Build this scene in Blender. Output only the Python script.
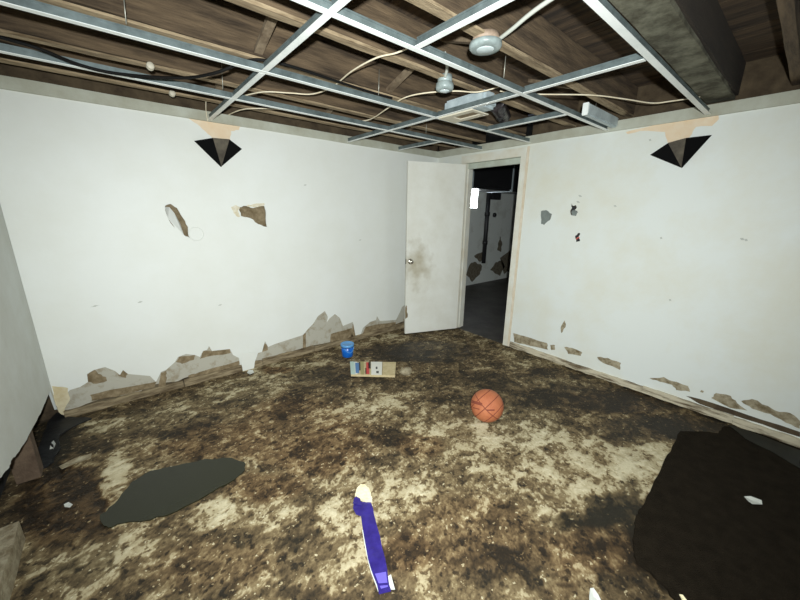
import bpy, bmesh, math, random
import numpy as np
from mathutils import Vector, Matrix
from mathutils.geometry import delaunay_2d_cdt

for o in list(bpy.data.objects): bpy.data.objects.remove(o)
scene = bpy.context.scene
COL = scene.collection
random.seed(7); rng = np.random.default_rng(7)

# ------------------------------------------------------------------ camera
CAM = np.array([-3.369, -3.282, 1.516]); FPX = 335.5
FW = np.array([0.62209297, 0.74073139, -0.25360864])
RT = np.array([0.76791395, -0.64041792, 0.01315495])
UP = np.array([0.15267124, 0.20293321, 0.96721745])
cd = bpy.data.cameras.new('camera'); cam = bpy.data.objects.new('camera', cd); COL.objects.link(cam)
cd.sensor_width = 36; cd.lens = FPX / 800 * 36; cd.clip_start = 0.02
M = Matrix(((RT[0], UP[0], -FW[0], CAM[0]), (RT[1], UP[1], -FW[1], CAM[1]), (RT[2], UP[2], -FW[2], CAM[2]), (0, 0, 0, 1)))
cam.matrix_world = M
scene.camera = cam

# ------------------------------------------------------------------ light
w = bpy.data.worlds.new('world'); scene.world = w; w.use_nodes = True
w.node_tree.nodes['Background'].inputs[0].default_value = (0.75, 0.85, 1, 1)
w.node_tree.nodes['Background'].inputs[1].default_value = 0.05
fl = bpy.data.lights.new('phone_flash', 'SPOT'); flash = bpy.data.objects.new('phone_flash', fl); COL.objects.link(flash)
fl.energy = 505; fl.spot_size = math.radians(143); fl.spot_blend = 1.0; fl.shadow_soft_size = 0.02
fl.color = (0.93, 0.985, 0.985)
flash.matrix_world = M @ Matrix.Translation((0.03, 0.06, 0.12))
scene.view_settings.view_transform = 'Standard'; scene.view_settings.look = 'None'
scene.view_settings.gamma = 1; scene.view_settings.use_curve_mapping = False
scene.view_settings.exposure = 0.0

# ------------------------------------------------------------------ survey helpers: sight lines met with the real planes of the room
def ray(q): return FW + RT * (q[0] - 400) / FPX - UP * (q[1] - 300) / FPX
def hit(q, ax, v):
    d = ray(q); return CAM + d * (v - CAM[ax]) / d[ax]
def on_floor(x, y): return hit((x, y), 2, 0.0)
def on_a(x, y): p = hit((x, y), 1, 0.0); return (p[0], p[2])        # left wall: (x, z)
def on_b(x, y): p = hit((x, y), 0, 0.0); return (p[1], p[2])        # door wall: (y, z)
XC = -3.893
def on_c(x, y): p = hit((x, y), 0, XC); return (p[1], p[2])         # near left wall
def on_z(x, y, z): return Vector(hit((x, y), 2, z))

# ------------------------------------------------------------------ materials
MATS = {}
def mat(name, col, rough=0.7, metal=0.0, var=None, scale=6.0, bump=0.0, bscale=60.0, detail=6, spec=0.5, lo=0.35, hi=0.65, emit=None, stretch=(1, 1, 1), mid=None):
    m = bpy.data.materials.new(name); m.use_nodes = True; MATS[name] = m
    nt = m.node_tree; b = nt.nodes['Principled BSDF']; N = nt.nodes.new; L = nt.links.new
    b.inputs['Base Color'].default_value = (*col, 1); b.inputs['Roughness'].default_value = rough
    b.inputs['Metallic'].default_value = metal; b.inputs['Specular IOR Level'].default_value = spec
    tc = N('ShaderNodeTexCoord'); mp = N('ShaderNodeMapping'); mp.inputs['Scale'].default_value = stretch
    L(tc.outputs['Object'], mp.inputs['Vector'])
    if var:
        n = N('ShaderNodeTexNoise'); n.inputs['Scale'].default_value = scale; n.inputs['Detail'].default_value = detail
        n.inputs['Roughness'].default_value = 0.65
        L(mp.outputs[0], n.inputs['Vector'])
        r = N('ShaderNodeValToRGB'); r.color_ramp.elements[0].position = lo; r.color_ramp.elements[1].position = hi
        r.color_ramp.elements[0].color = (*var, 1); r.color_ramp.elements[1].color = (*col, 1)
        if mid:
            e = r.color_ramp.elements.new((lo + hi) / 2); e.color = (*mid, 1)
        L(n.outputs['Fac'], r.inputs['Fac']); L(r.outputs['Color'], b.inputs['Base Color'])
    if bump:
        n2 = N('ShaderNodeTexNoise'); n2.inputs['Scale'].default_value = bscale; n2.inputs['Detail'].default_value = 5
        L(mp.outputs[0], n2.inputs['Vector'])
        bp = N('ShaderNodeBump'); bp.inputs['Strength'].default_value = bump; bp.inputs['Distance'].default_value = 0.01
        L(n2.outputs['Fac'], bp.inputs['Height']); L(bp.outputs['Normal'], b.inputs['Normal'])
    if emit:
        b.inputs['Emission Color'].default_value = (*emit[0], 1); b.inputs['Emission Strength'].default_value = emit[1]
    return m
def srgb(r, g, b):
    f = lambda c: (c / 255 / 12.92) if c / 255 < 0.04045 else ((c / 255 + 0.055) / 1.055) ** 2.4
    return (f(r), f(g), f(b))

mat('white_paint', srgb(227, 229, 224), 0.55, var=srgb(221, 222, 214), scale=1.6, lo=0.3, hi=0.62, bump=0.08, bscale=35)
mat('door_wall_paint', srgb(222, 226, 221), 0.55, var=srgb(216, 215, 200), scale=1.3, lo=0.32, hi=0.58, bump=0.08, bscale=35)
mat('near_wall_paint', srgb(218, 222, 218), 0.6, var=srgb(206, 208, 200), scale=3, bump=0.08, bscale=35)
mat('grey_drywall', srgb(178, 174, 160), 0.9, var=srgb(140, 126, 100), scale=9, lo=0.3, hi=0.5, bump=0.3, bscale=40)
mat('tan_drywall', srgb(170, 160, 135), 0.9, var=srgb(105, 90, 62), scale=14, lo=0.35, hi=0.6, bump=0.4, bscale=50)
mat('brown_paper', srgb(150, 134, 106), 0.95, var=srgb(104, 88, 62), scale=18, bump=0.4)
mat('cream_paper', srgb(220, 210, 180), 0.9, var=srgb(200, 184, 146), scale=12, bump=0.3)
mat('torn_white', srgb(226, 221, 204), .9, var=srgb(206, 194, 164), scale=40, bump=.4)
mat('bare_plaster', srgb(230, 212, 186), 0.9, var=srgb(226, 200, 166), scale=10, bump=0.15)
mat('foundation', srgb(92, 78, 58), 0.95, var=srgb(60, 48, 34), scale=8, bump=0.6, bscale=25)
mat('dark_cavity', srgb(42, 42, 44), 0.9, var=srgb(22, 22, 24), scale=9, bump=0.5, bscale=20)
mat('rotten_wood', srgb(158, 142, 112), 0.9, var=srgb(76, 60, 40), scale=6, lo=0.34, hi=0.62, bump=0.8, bscale=30, stretch=(0.8, 0.6, 5))
mat('pale_base', srgb(200, 190, 165), 0.85, var=srgb(92, 76, 54), scale=6, lo=0.36, hi=0.54, bump=0.6, bscale=30, stretch=(1, 0.7, 5))
mat('reddish_wood', srgb(108, 90, 72), 0.9, var=srgb(74, 58, 45), scale=8, bump=0.4)
mat('trim_board', srgb(186, 188, 174), 0.7, var=srgb(165, 163, 145), scale=4, bump=0.15)
mat('trim_white', srgb(222, 222, 212), 0.6, var=srgb(212, 206, 188), scale=5, bump=0.1)
mat('jamb_grey', srgb(186, 194, 182), 0.6, var=srgb(170, 174, 160), scale=6)
mat('casing_edge', srgb(222, 212, 194), 0.8, var=srgb(210, 194, 168), scale=12)
mat('joist_wood', srgb(112, 93, 70), 0.9, var=srgb(54, 42, 29), scale=7, lo=0.34, hi=0.68, bump=0.6, bscale=40, stretch=(0.35, 3, 3))
mat('plank_wood', srgb(96, 77, 56), 0.95, var=srgb(42, 32, 22), scale=7, lo=0.34, hi=0.68, bump=0.6, bscale=40, stretch=(3, 0.35, 1))
mat('mouldy_beam', srgb(118, 116, 98), 0.95, var=srgb(68, 64, 48), scale=9, lo=0.38, hi=0.62, bump=0.3, bscale=40)
mat('dark_beam', srgb(58, 48, 37), .95, var=srgb(40, 32, 24), scale=5, bump=.4, stretch=(.35, 3, 3))
mat('pale_underside', srgb(172, 152, 122), .9, var=srgb(104, 86, 62), scale=9, lo=.34, hi=.62, bump=.5, stretch=(.5, 3, 3))  # light tone for the strips added under the joists
mat('bridging_wood', srgb(134, 118, 96), 0.9, var=srgb(92, 76, 58), scale=16, bump=0.4)
mat('tee_white', srgb(244, 247, 244), 0.35, var=srgb(224, 230, 226), scale=7, lo=0.3, hi=0.6, spec=0.6)
mat('tee_galv', srgb(122, 134, 134), 0.45, metal=0.35, var=srgb(84, 94, 94), scale=12, lo=0.3, hi=0.65)
mat('galvanised', srgb(196, 208, 210), 0.5, metal=0.05, var=srgb(160, 172, 176), scale=9)
mat('cream_cable', srgb(236, 226, 202), 0.5, var=srgb(220, 204, 172), scale=20)
mat('black_cable', srgb(16, 15, 14), 0.7, spec=0.2)
mat('porcelain', srgb(158, 170, 168), 0.35, var=srgb(128, 138, 136), scale=20)
mat('lamp_base', srgb(176, 154, 134), 0.6, var=srgb(140, 120, 102), scale=20)
mat('conduit_grey', srgb(192, 194, 184), .5)
mat('lens_glass', srgb(188, 198, 198), 0.1)
mat('fixture_white', srgb(206, 198, 178), 0.5)
mat('dark_plastic', srgb(62, 56, 58), 0.3, var=srgb(40, 36, 38), scale=12, bump=0.7, bscale=14)
mat('sconce_black', srgb(7, 7, 8), 0.8, spec=0.1)
mat('sconce_taupe', srgb(100, 93, 80), 0.6, var=srgb(66, 60, 52), scale=12)
mat('hole_black', srgb(46, 46, 48), 0.95)
mat('scuff_grey', srgb(186, 188, 180), .9)
mat('grey_chip', srgb(128, 136, 132), 0.9, var=srgb(112, 118, 114), scale=30)
mat('red_wire', srgb(205, 100, 90), 0.5)
mat('wire_steel', srgb(170, 168, 156), 0.4, metal=0.6)
mat('chrome', srgb(205, 200, 190), 0.2, metal=0.9)
mat('brass_dark', srgb(70, 60, 48), 0.4, metal=0.6)
mat('blue_plastic', srgb(20, 108, 206), 0.3, var=srgb(12, 84, 170), scale=18)
mat('blue_lid', srgb(96, 158, 214), 0.35)
mat('cup_dark', srgb(14, 40, 96), 0.5)
mat('card_tan', srgb(206, 190, 150), 0.8, var=srgb(186, 168, 126), scale=20)
mat('card_white', srgb(226, 224, 214), 0.7)
mat('print_teal', srgb(186, 206, 196), 0.7); mat('print_blue', srgb(88, 128, 176), 0.7); mat('print_dark', srgb(70, 68, 66), 0.7)
mat('print_red', srgb(196, 72, 68), 0.7); mat('print_pink', srgb(214, 140, 126), 0.7); mat('print_olive', srgb(160, 152, 104), 0.7)
mat('ball_orange', srgb(184, 112, 74), 0.65, var=srgb(166, 92, 58), scale=9, bump=0.5, bscale=260)
mat('ball_seam', srgb(120, 58, 40), 0.8)
mat('tape_purple', srgb(54, 43, 128), 0.35, var=srgb(42, 31, 104), scale=22, bump=0.25, bscale=30)
mat('tape_light', srgb(110, 98, 196), 0.35)
mat('foam_cream', srgb(238, 230, 196), 0.85, var=srgb(226, 212, 168), scale=25, bump=0.4)
mat('paper_white', srgb(206, 208, 200), 0.8)
mat('stone', srgb(170, 160, 134), 0.9, var=srgb(120, 106, 80), scale=20, bump=0.6)
mat('carpet', srgb(40, 34, 26), 0.95, var=srgb(30, 25, 18), scale=16, bump=0.8, bscale=180, spec=0.06)
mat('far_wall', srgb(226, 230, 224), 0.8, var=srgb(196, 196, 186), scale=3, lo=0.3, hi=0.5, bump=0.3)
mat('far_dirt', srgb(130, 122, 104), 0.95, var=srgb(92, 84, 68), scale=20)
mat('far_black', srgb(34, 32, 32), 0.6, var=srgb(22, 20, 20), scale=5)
mat('pipe_black', srgb(40, 40, 42), 0.5)
mat('duct_dark', srgb(52, 52, 54), 0.35, metal=0.5)
mat('corner_black', srgb(34, 36, 38), .5, var=srgb(18, 18, 20), scale=10, bump=.7, bscale=14)
mat('daylight', (0.9, 0.95, 1), 0.5, emit=((0.9, 0.96, 1.0), 14.0))

# ------------------------------------------------------------------ mesh helpers
def link(name, me, m, parent=None):
    o = bpy.data.objects.new(name, me); COL.objects.link(o)
    if m and not me.materials: me.materials.append(MATS[m])
    if parent is not None: o.parent = parent
    return o
def mesh(name, v, f, m, parent=None, smooth=False):
    me = bpy.data.meshes.new(name); me.from_pydata([tuple(map(float, p)) for p in v], [], f); me.update()
    if smooth:
        for p in me.polygons: p.use_smooth = True
    return link(name, me, m, parent)
def from_bm(name, bm, m, parent=None, smooth=False):
    bmesh.ops.recalc_face_normals(bm, faces=bm.faces)
    me = bpy.data.meshes.new(name); bm.to_mesh(me); bm.free()
    if smooth:
        for p in me.polygons: p.use_smooth = True
    return link(name, me, m, parent)
def empty(name, loc=(0, 0, 0)):
    o = bpy.data.objects.new(name, None); COL.objects.link(o); o.location = loc; o.empty_display_size = 0.1; return o
def tag(o, label=None, cat=None, group=None, kind=None):
    if label: o['label'] = label
    if cat: o['category'] = cat
    if group: o['group'] = group
    if kind: o['kind'] = kind
    return o
def add_box(bm, lo, hi, bev=0.0):
    r = bmesh.ops.create_cube(bm, size=1.0); vs = r['verts']
    for v in vs: v.co = Vector([lo[i] + (v.co[i] + 0.5) * (hi[i] - lo[i]) for i in range(3)])
    if bev > 0: bmesh.ops.bevel(bm, geom=list({e for v in vs for e in v.link_edges}), offset=bev, segments=2, affect='EDGES')
def box(name, lo, hi, m, parent=None, bev=0.0):
    bm = bmesh.new(); add_box(bm, lo, hi, bev); return from_bm(name, bm, m, parent)
def rough_beam(name, lo, hi, ax, m, parent=None, step=0.12, j=0.004, seed=0):
    """A sawn timber whose corners wander a little along its length."""
    r = random.Random(seed); n = max(2, int((hi[ax] - lo[ax]) / step)); a, b = [i for i in range(3) if i != ax]
    v, f = [], []
    for i in range(n + 1):
        s = lo[ax] + (hi[ax] - lo[ax]) * i / n
        for (ca, cb) in ((lo[a], lo[b]), (hi[a], lo[b]), (hi[a], hi[b]), (lo[a], hi[b])):
            p = [0, 0, 0]; p[ax] = s; p[a] = ca + r.uniform(-j, j); p[b] = cb + r.uniform(-j, j); v.append(p)
    for i in range(n):
        for k in range(4): f.append((i * 4 + k, i * 4 + (k + 1) % 4, i * 4 + 4 + (k + 1) % 4, i * 4 + 4 + k))
    f.append((0, 1, 2, 3)); f.append(tuple(n * 4 + k for k in (3, 2, 1, 0)))
    bm = bmesh.new(); vs = [bm.verts.new(p) for p in v]
    for q in f: bm.faces.new([vs[i] for i in q])
    return from_bm(name, bm, m, parent)
def rag(pts, n=3, amp=0.006, seed=1):
    """Tear the straight runs of an outline a little."""
    r = random.Random(seed); out = []
    for i in range(len(pts)):
        a, b = pts[i], pts[(i + 1) % len(pts)]; L = math.hypot(b[0] - a[0], b[1] - a[1])
        out.append(a); k = min(n, int(L / 0.02))
        for t in range(1, k + 1):
            s = t / (k + 1); e = r.uniform(-amp, amp); ux, uy = (-(b[1] - a[1]) / L, (b[0] - a[0]) / L)
            out.append((a[0] + (b[0] - a[0]) * s + ux * e, a[1] + (b[1] - a[1]) * s + uy * e))
    return out
def sheet(name, outline, m, place, t0, t1, parent=None, holes=()):
    """A flat board or skin cut to an outline (u,v), with holes, from depth t0 (front) to t1 (back)."""
    loops = [list(outline)] + [list(h) for h in holes]
    pts, edges = [], []
    for lp in loops:
        s = len(pts); pts += [Vector((p[0], p[1])) for p in lp]
        edges += [(s + i, s + (i + 1) % len(lp)) for i in range(len(lp))]
    vs, es, fs, *_ = delaunay_2d_cdt(pts, edges, [], 0, 1e-6)
    def inside(p, lp):
        c = False; n = len(lp); j = n - 1
        for i in range(n):
            if (lp[i][1] > p[1]) != (lp[j][1] > p[1]) and p[0] < (lp[j][0] - lp[i][0]) * (p[1] - lp[i][1]) / (lp[j][1] - lp[i][1]) + lp[i][0]: c = not c
            j = i
        return c
    keep = []
    for f in fs:
        c = (sum(vs[i][0] for i in f) / len(f), sum(vs[i][1] for i in f) / len(f))
        if inside(c, loops[0]) and not any(inside(c, h) for h in loops[1:]): keep.append(tuple(f))
    n = len(vs); v = [place(p[0], p[1], t0) for p in vs] + [place(p[0], p[1], t1) for p in vs]
    cnt = {}
    for f in keep:
        for i in range(len(f)):
            a, b = f[i], f[(i + 1) % len(f)]; cnt.setdefault(tuple(sorted((a, b))), []).append((a, b))
    faces = list(keep) + [tuple(i + n for i in reversed(f)) for f in keep]
    for k, l in cnt.items():
        if len(l) == 1: a, b = l[0]; faces.append((b, a, a + n, b + n))
    bm = bmesh.new(); bv = [bm.verts.new(p) for p in v]
    for q in faces:
        try: bm.faces.new([bv[i] for i in q])
        except ValueError: pass
    bmesh.ops.delete(bm, geom=[x for x in bm.verts if not x.link_faces], context='VERTS')
    return from_bm(name, bm, m, parent)
pa = lambda u, v, t: (u, t, v)           # left wall, depth goes +y
pb = lambda u, v, t: (t, u, v)           # door wall, depth goes +x
pc = lambda u, v, t: (XC - t, u, v)      # near left wall, depth goes -x
pf = lambda u, v, t: (u, v, t)           # floor
def lathe(name, prof, m, parent=None, seg=28, loc=(0, 0, 0), axis=None, smooth=True):
    v, f = [], []
    for (r, z) in prof:
        for k in range(seg):
            a = 2 * math.pi * k / seg; v.append(Vector((r * math.cos(a), r * math.sin(a), z)))
    for i in range(len(prof) - 1):
        for k in range(seg): f.append((i * seg + k, i * seg + (k + 1) % seg, (i + 1) * seg + (k + 1) % seg, (i + 1) * seg + k))
    if prof[0][0] > 1e-6: f.append(tuple(reversed(range(seg))))
    if prof[-1][0] > 1e-6: f.append(tuple((len(prof) - 1) * seg + k for k in range(seg)))
    if axis is not None:
        q = Vector((0, 0, 1)).rotation_difference(Vector(axis)); v = [q @ p for p in v]
    v = [p + Vector(loc) for p in v]
    bm = bmesh.new(); bv = [bm.verts.new(p) for p in v]
    for q in f: bm.faces.new([bv[i] for i in q])
    bmesh.ops.remove_doubles(bm, verts=bm.verts, dist=1e-6)
    o = from_bm(name, bm, m, parent, smooth)
    return o
def spline(P, n=8):
    P = [Vector(p) for p in P]; out = []
    for i in range(len(P) - 1):
        a, b, c, d = P[max(i - 1, 0)], P[i], P[i + 1], P[min(i + 2, len(P) - 1)]
        for k in range(n):
            t = k / n
            out.append(0.5 * ((2 * b) + (c - a) * t + (2 * a - 5 * b + 4 * c - d) * t * t + (3 * b - a - 3 * c + d) * t ** 3))
    out.append(P[-1]); return out
def tube(name, P, r, m, parent=None, seg=8, smooth_path=True):
    P = spline(P) if smooth_path else [Vector(p) for p in P]
    v, f = [], []
    for i, p in enumerate(P):
        t = (P[min(i + 1, len(P) - 1)] - P[max(i - 1, 0)]).normalized()
        s = t.cross(Vector((0, 0, 1))); s = s.normalized() if s.length > 1e-3 else Vector((1, 0, 0)); q = s.cross(t)
        for k in range(seg):
            a = 2 * math.pi * k / seg; v.append(p + r * (math.cos(a) * s + math.sin(a) * q))
    for i in range(len(P) - 1):
        for k in range(seg): f.append((i * seg + k, i * seg + (k + 1) % seg, (i + 1) * seg + (k + 1) % seg, (i + 1) * seg + k))
    f.append(tuple(reversed(range(seg)))); f.append(tuple((len(P) - 1) * seg + k for k in range(seg)))
    bm = bmesh.new(); bv = [bm.verts.new(p) for p in v]
    for q in f: bm.faces.new([bv[i] for i in q])
    return from_bm(name, bm, m, parent, True)

# ------------------------------------------------------------------ floor: one slab with its own relief, stains and remains of paint
def vnoise(x, y, s, seed):
    r = np.random.default_rng(seed); G = r.random((257, 257)); x = x * s + 1000; y = y * s + 1000
    xi = np.floor(x).astype(int); yi = np.floor(y).astype(int); fx = x - xi; fy = y - yi
    fx = fx * fx * (3 - 2 * fx); fy = fy * fy * (3 - 2 * fy)
    g = lambda a, b: G[a % 257, b % 257]
    return (g(xi, yi) * (1 - fx) + g(xi + 1, yi) * fx) * (1 - fy) + (g(xi, yi + 1) * (1 - fx) + g(xi + 1, yi + 1) * fx) * fy
def fbm(x, y, s, seed, o=5, gain=0.55):
    t = 0; a = 1; n = 0
    for i in range(o): t = t + a * vnoise(x, y, s * 2 ** i, seed + i); n += a; a *= gain
    return t / n
# stains, paint remains and the ball's painted shade: (photo x, y, half-width, half-height, light change, wet, warm)
BLOTS = [
 # pale paint remains
 (585,455,62,34,.50,0,0),(520,425,50,22,.38,0,-.2),(645,468,28,30,.75,0,0),(665,450,16,10,.45,0,0),(470,440,50,24,.35,0,0),
 (440,420,44,16,.28,0,0),(385,395,40,14,.40,0,0),(345,420,34,26,.30,0,0),(350,490,44,36,.30,0,0),(335,520,14,40,.32,0,0),(395,495,34,18,.40,0,0),
 (212,512,24,16,.60,0,0),(255,505,40,22,.40,0,0),(160,545,52,24,.42,0,0),(90,545,34,26,.34,0,-.1),(118,485,13,36,.95,0,.1),(108,508,6,14,.6,0,.1),
 (60,560,60,30,.12,0,-.2),(290,372,44,12,.42,0,-.25),(240,390,40,12,.36,0,-.25),(255,430,20,22,.28,0,0),(200,415,60,10,.14,0,0),
 (120,425,44,8,.40,0,-.2),(160,412,40,7,.36,0,-.2),(80,462,24,4,.6,0,0),(190,402,30,5,.3,0,-.2),(48,478,10,18,.35,0,0),
 (440,345,26,5,.30,0,-.1),(390,338,22,5,.36,0,-.1),(540,350,40,8,.10,0,-.2),(575,375,36,10,.12,0,-.2),(545,365,40,16,.14,0,-.2),(630,410,14,6,.28,0,0),
 (330,560,40,40,.14,0,0),(250,575,60,28,.14,0,0),(520,490,50,26,.28,0,0),(560,520,24,20,.12,0,0),(175,450,40,9,.22,0,.3),(230,500,50,8,.2,0,.1),
 (425,465,50,26,.22,0,0),(600,490,30,12,.25,0,0),(420,575,30,16,.05,0,.1),(580,590,24,16,.14,0,.1),(590,560,36,16,.12,0,.1),(410,372,14,5,.25,0,0),
 # brown film
 (300,425,60,34,-.06,0,.5),(220,440,50,20,-.05,0,.5),(420,445,24,12,-.18,0,.6),(470,530,70,40,-.16,0,.4),(400,555,30,20,-.10,0,.6),(320,455,40,20,-.1,0,.5),
 (600,550,60,26,-.05,0,.5),(265,485,40,14,-.08,0,.6),(215,560,60,26,-.02,0,.3),(350,440,40,20,-.1,0,.3),
 # dark, damp places, plus shade painted under the basketball
 (68,500,46,42,-.55,.55,.7),(430,350,48,11,-.40,.7,0),(385,352,24,9,-.34,.4,.1),(330,376,34,10,-.45,.3,.1),(462,385,48,18,-.30,.25,0),(400,385,24,7,-.2,.2,0),(520,395,46,16,-.26,.25,0),(375,378,12,6,-.3,.2,0),
 (388,432,18,14,-.32,.2,.1),(345,398,12,8,-.3,.2,.1),(580,395,54,14,-.34,.3,0),(640,428,52,14,-.38,.4,0),(630,400,60,12,-.42,.4,.4),(560,372,46,6,-.36,.3,.4),(545,368,16,8,-.3,.2,0),
 (690,425,44,14,-.5,.5,.2),(604,505,24,16,-.62,.6,-.3),(632,490,12,14,-.4,.4,-.2),(575,520,24,9,-.50,.5,-.2),(620,520,26,18,-.35,.4,-.1),(655,525,30,34,-.6,.5,-.2),(640,560,34,40,-.4,.4,.1),(625,440,22,9,-.35,.3,0),(640,455,16,6,-.4,.2,0),
 (110,412,60,6,-.36,.3,-.1),(80,432,28,8,-.40,.3,-.1),(190,420,44,7,-.36,.2,0),(150,432,50,7,-.30,.2,0),(90,445,30,8,-.30,.3,0),(52,440,18,30,-.55,.4,-.3),(215,400,50,4,-.22,.1,0),
 (520,480,5,5,-.4,.2,0),(505,500,4,5,-.5,.3,0),(283,555,4,3,-.4,.2,.2),(282,575,10,6,-.2,.1,0),(210,590,24,10,-.3,.3,0),(240,540,5,4,-.3,.3,-.4),(66,565,10,5,-.4,.3,-.3),(110,552,5,16,-.3,.2,-.1),
 (200,562,26,5,-.3,.2,0),(180,575,12,30,-.25,.2,0),(330,595,40,10,-.1,0,.1),(510,565,30,20,-.25,.3,0),(605,560,6,26,-.42,.3,-.1),(585,550,26,5,-.35,.3,0),(560,585,20,10,-.2,.1,.2),
 (265,450,16,12,-.25,.1,.2),(270,413,20,8,-.2,.1,.1),(290,400,16,8,-.2,.1,.1),(500,415,30,6,-.1,.1,0),(225,372,10,3,-.3,0,.8),(278,369,14,3,-.4,0,1),(540,412,40,12,-.15,.1,0),(486,420,13,3,-.3,.1,0),  # the flat ellipse at the ball's foot paints its contact shade
 (495,430,22,4,-.12,.1,0),(570,430,16,6,-.2,.1,0),
]
def make_floor():
    x0, x1, y0, y1, s = -4.15, 0.02, -4.8, 0.02, 0.0085
    nx = int((x1 - x0) / s); ny = int((y1 - y0) / s)
    X, Y = np.meshgrid(np.linspace(x0, x1, nx), np.linspace(y0, y1, ny))
    wx = X + 0.09 * (fbm(X, Y, 5, 11) - .5) + 0.05 * (fbm(X, Y, 22, 21, 3) - .5); wy = Y + 0.09 * (fbm(X, Y, 5, 31) - .5) + 0.05 * (fbm(X, Y, 22, 41, 3) - .5)
    light = np.full_like(X, 0.37); wet = np.zeros_like(X); warm = np.full_like(X, .35)
    for (px, py, rx, ry, dl, dw, dh) in BLOTS:
        c = on_floor(px, py)[:2]; py0 = max(py - ry, 290)
        a = (on_floor(px + rx, py) - on_floor(px - rx, py))[:2] / 2; b = (on_floor(px, py0) - on_floor(px, py + ry))[:2] / 2
        Mi = np.linalg.inv(np.array([[a[0], b[0]], [a[1], b[1]]]))
        dx = wx - c[0]; dy = wy - c[1]; d = np.hypot(Mi[0, 0] * dx + Mi[0, 1] * dy, Mi[1, 0] * dx + Mi[1, 1] * dy)
        k = np.clip((1.28 - d) / 0.56, 0, 1); k = k * k * (3 - 2 * k)
        light += dl * k * (0.48 if dl > 0 else 0.58); wet = np.maximum(wet, dw * k); warm += dh * k
    sm = lambda a, lo, hi: (lambda t: t * t * (3 - 2 * t))(np.clip((a - lo) / (hi - lo), 0, 1))
    ux = X + .10 * (fbm(X, Y, 9, 51, 4, .7) - .5); uy = Y + .10 * (fbm(X, Y, 9, 61, 4, .7) - .5)
    n1 = fbm(ux, uy, 7, 5, 5, .6); n2 = .45 * fbm(ux, uy, 22, 6, 5, .7) + .55 * sm(fbm(ux, uy, 15, 16, 5, .65), .44, .57)
    n3 = .6 * fbm(X + 9, Y, 60, 8, 3, .8) + .4 * sm(fbm(ux * .45, uy * 1.6, 30, 26, 4, .6), .42, .58)
    val = light + 0.70 * (n1 - .5) + 0.46 * (n2 - .5) + 0.44 * (n3 - .5)
    val = 0.40 + 0.86 * (val - 0.40)
    Z = -0.004 + 0.006 * (fbm(X, Y, 3, 77, 4) - .5) + 0.005 * (np.clip(val, 0, 1) - .5) - 0.003 * wet
    Z = np.minimum(Z, -0.0005)
    me = bpy.data.meshes.new('floor'); nv = nx * ny
    me.vertices.add(nv); me.vertices.foreach_set('co', np.stack([X, Y, Z], -1).astype(np.float32).ravel())
    i = (np.arange(ny - 1)[:, None] * nx + np.arange(nx - 1)[None]).ravel()
    q = np.stack([i, i + 1, i + nx + 1, i + nx], -1).astype(np.int32); nf = len(q)
    me.loops.add(nf * 4); me.loops.foreach_set('vertex_index', q.ravel())
    me.polygons.add(nf); me.polygons.foreach_set('loop_start', np.arange(nf, dtype=np.int32) * 4)
    me.update(); me.validate()
    at = me.color_attributes.new('wear', 'FLOAT_COLOR', 'POINT')
    at.data.foreach_set('color', np.stack([np.clip(val, 0, 1), np.clip(wet, 0, 1), np.clip(warm, 0, 1), np.ones_like(X)], -1).astype(np.float32).ravel())
    me.polygons.foreach_set('use_smooth', np.ones(nf, dtype=bool))
    m = bpy.data.materials.new('stained_floor'); m.use_nodes = True; MATS['stained_floor'] = m
    nt = m.node_tree; N = nt.nodes.new; L = nt.links.new; b = nt.nodes['Principled BSDF']
    A = N('ShaderNodeVertexColor'); A.layer_name = 'wear'; S = N('ShaderNodeSeparateColor'); L(A.outputs['Color'], S.inputs[0])
    tc = N('ShaderNodeTexCoord'); n = N('ShaderNodeTexNoise'); n.inputs['Scale'].default_value = 70; n.inputs['Detail'].default_value = 6; n.inputs['Roughness'].default_value = .7
    L(tc.outputs['Object'], n.inputs['Vector'])
    ma = N('ShaderNodeMath'); ma.operation = 'MULTIPLY_ADD'; ma.inputs[1].default_value = 0.6; L(n.outputs['Fac'], ma.inputs[0])
    sb = N('ShaderNodeMath'); sb.operation = 'SUBTRACT'; sb.inputs[1].default_value = 0.30; L(S.outputs[0], sb.inputs[0]); L(sb.outputs[0], ma.inputs[2])
    vo = N('ShaderNodeTexNoise'); vo.inputs['Scale'].default_value = 26; vo.inputs['Detail'].default_value = 3; vo.inputs['Roughness'].default_value = .6; L(tc.outputs['Object'], vo.inputs['Vector'])
    sp = N('ShaderNodeMapRange'); sp.inputs[1].default_value = .56; sp.inputs[2].default_value = .64; sp.inputs[3].default_value = 0; sp.inputs[4].default_value = -.26; L(vo.outputs['Fac'], sp.inputs[0])
    su = N('ShaderNodeMath'); su.operation = 'ADD'; L(ma.outputs[0], su.inputs[0]); L(sp.outputs[0], su.inputs[1]); ma = su
    cr = N('ShaderNodeTexNoise'); cr.inputs['Scale'].default_value = 48; cr.inputs['Detail'].default_value = 2; L(tc.outputs['Object'], cr.inputs['Vector'])
    cm = N('ShaderNodeMapRange'); cm.inputs[1].default_value = .66; cm.inputs[2].default_value = .70; cm.inputs[3].default_value = 0; cm.inputs[4].default_value = .42; L(cr.outputs['Fac'], cm.inputs[0])
    su = N('ShaderNodeMath'); su.operation = 'ADD'; L(ma.outputs[0], su.inputs[0]); L(cm.outputs[0], su.inputs[1]); ma = su
    def ramp(stops):
        r = N('ShaderNodeValToRGB'); e = r.color_ramp.elements
        e[0].position, e[1].position = stops[0][0], stops[-1][0]; e[0].color = (*srgb(*stops[0][1]), 1); e[1].color = (*srgb(*stops[-1][1]), 1)
        for p, c in stops[1:-1]: k = e.new(p); k.color = (*srgb(*c), 1)
        L(ma.outputs[0], r.inputs['Fac']); return r
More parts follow.
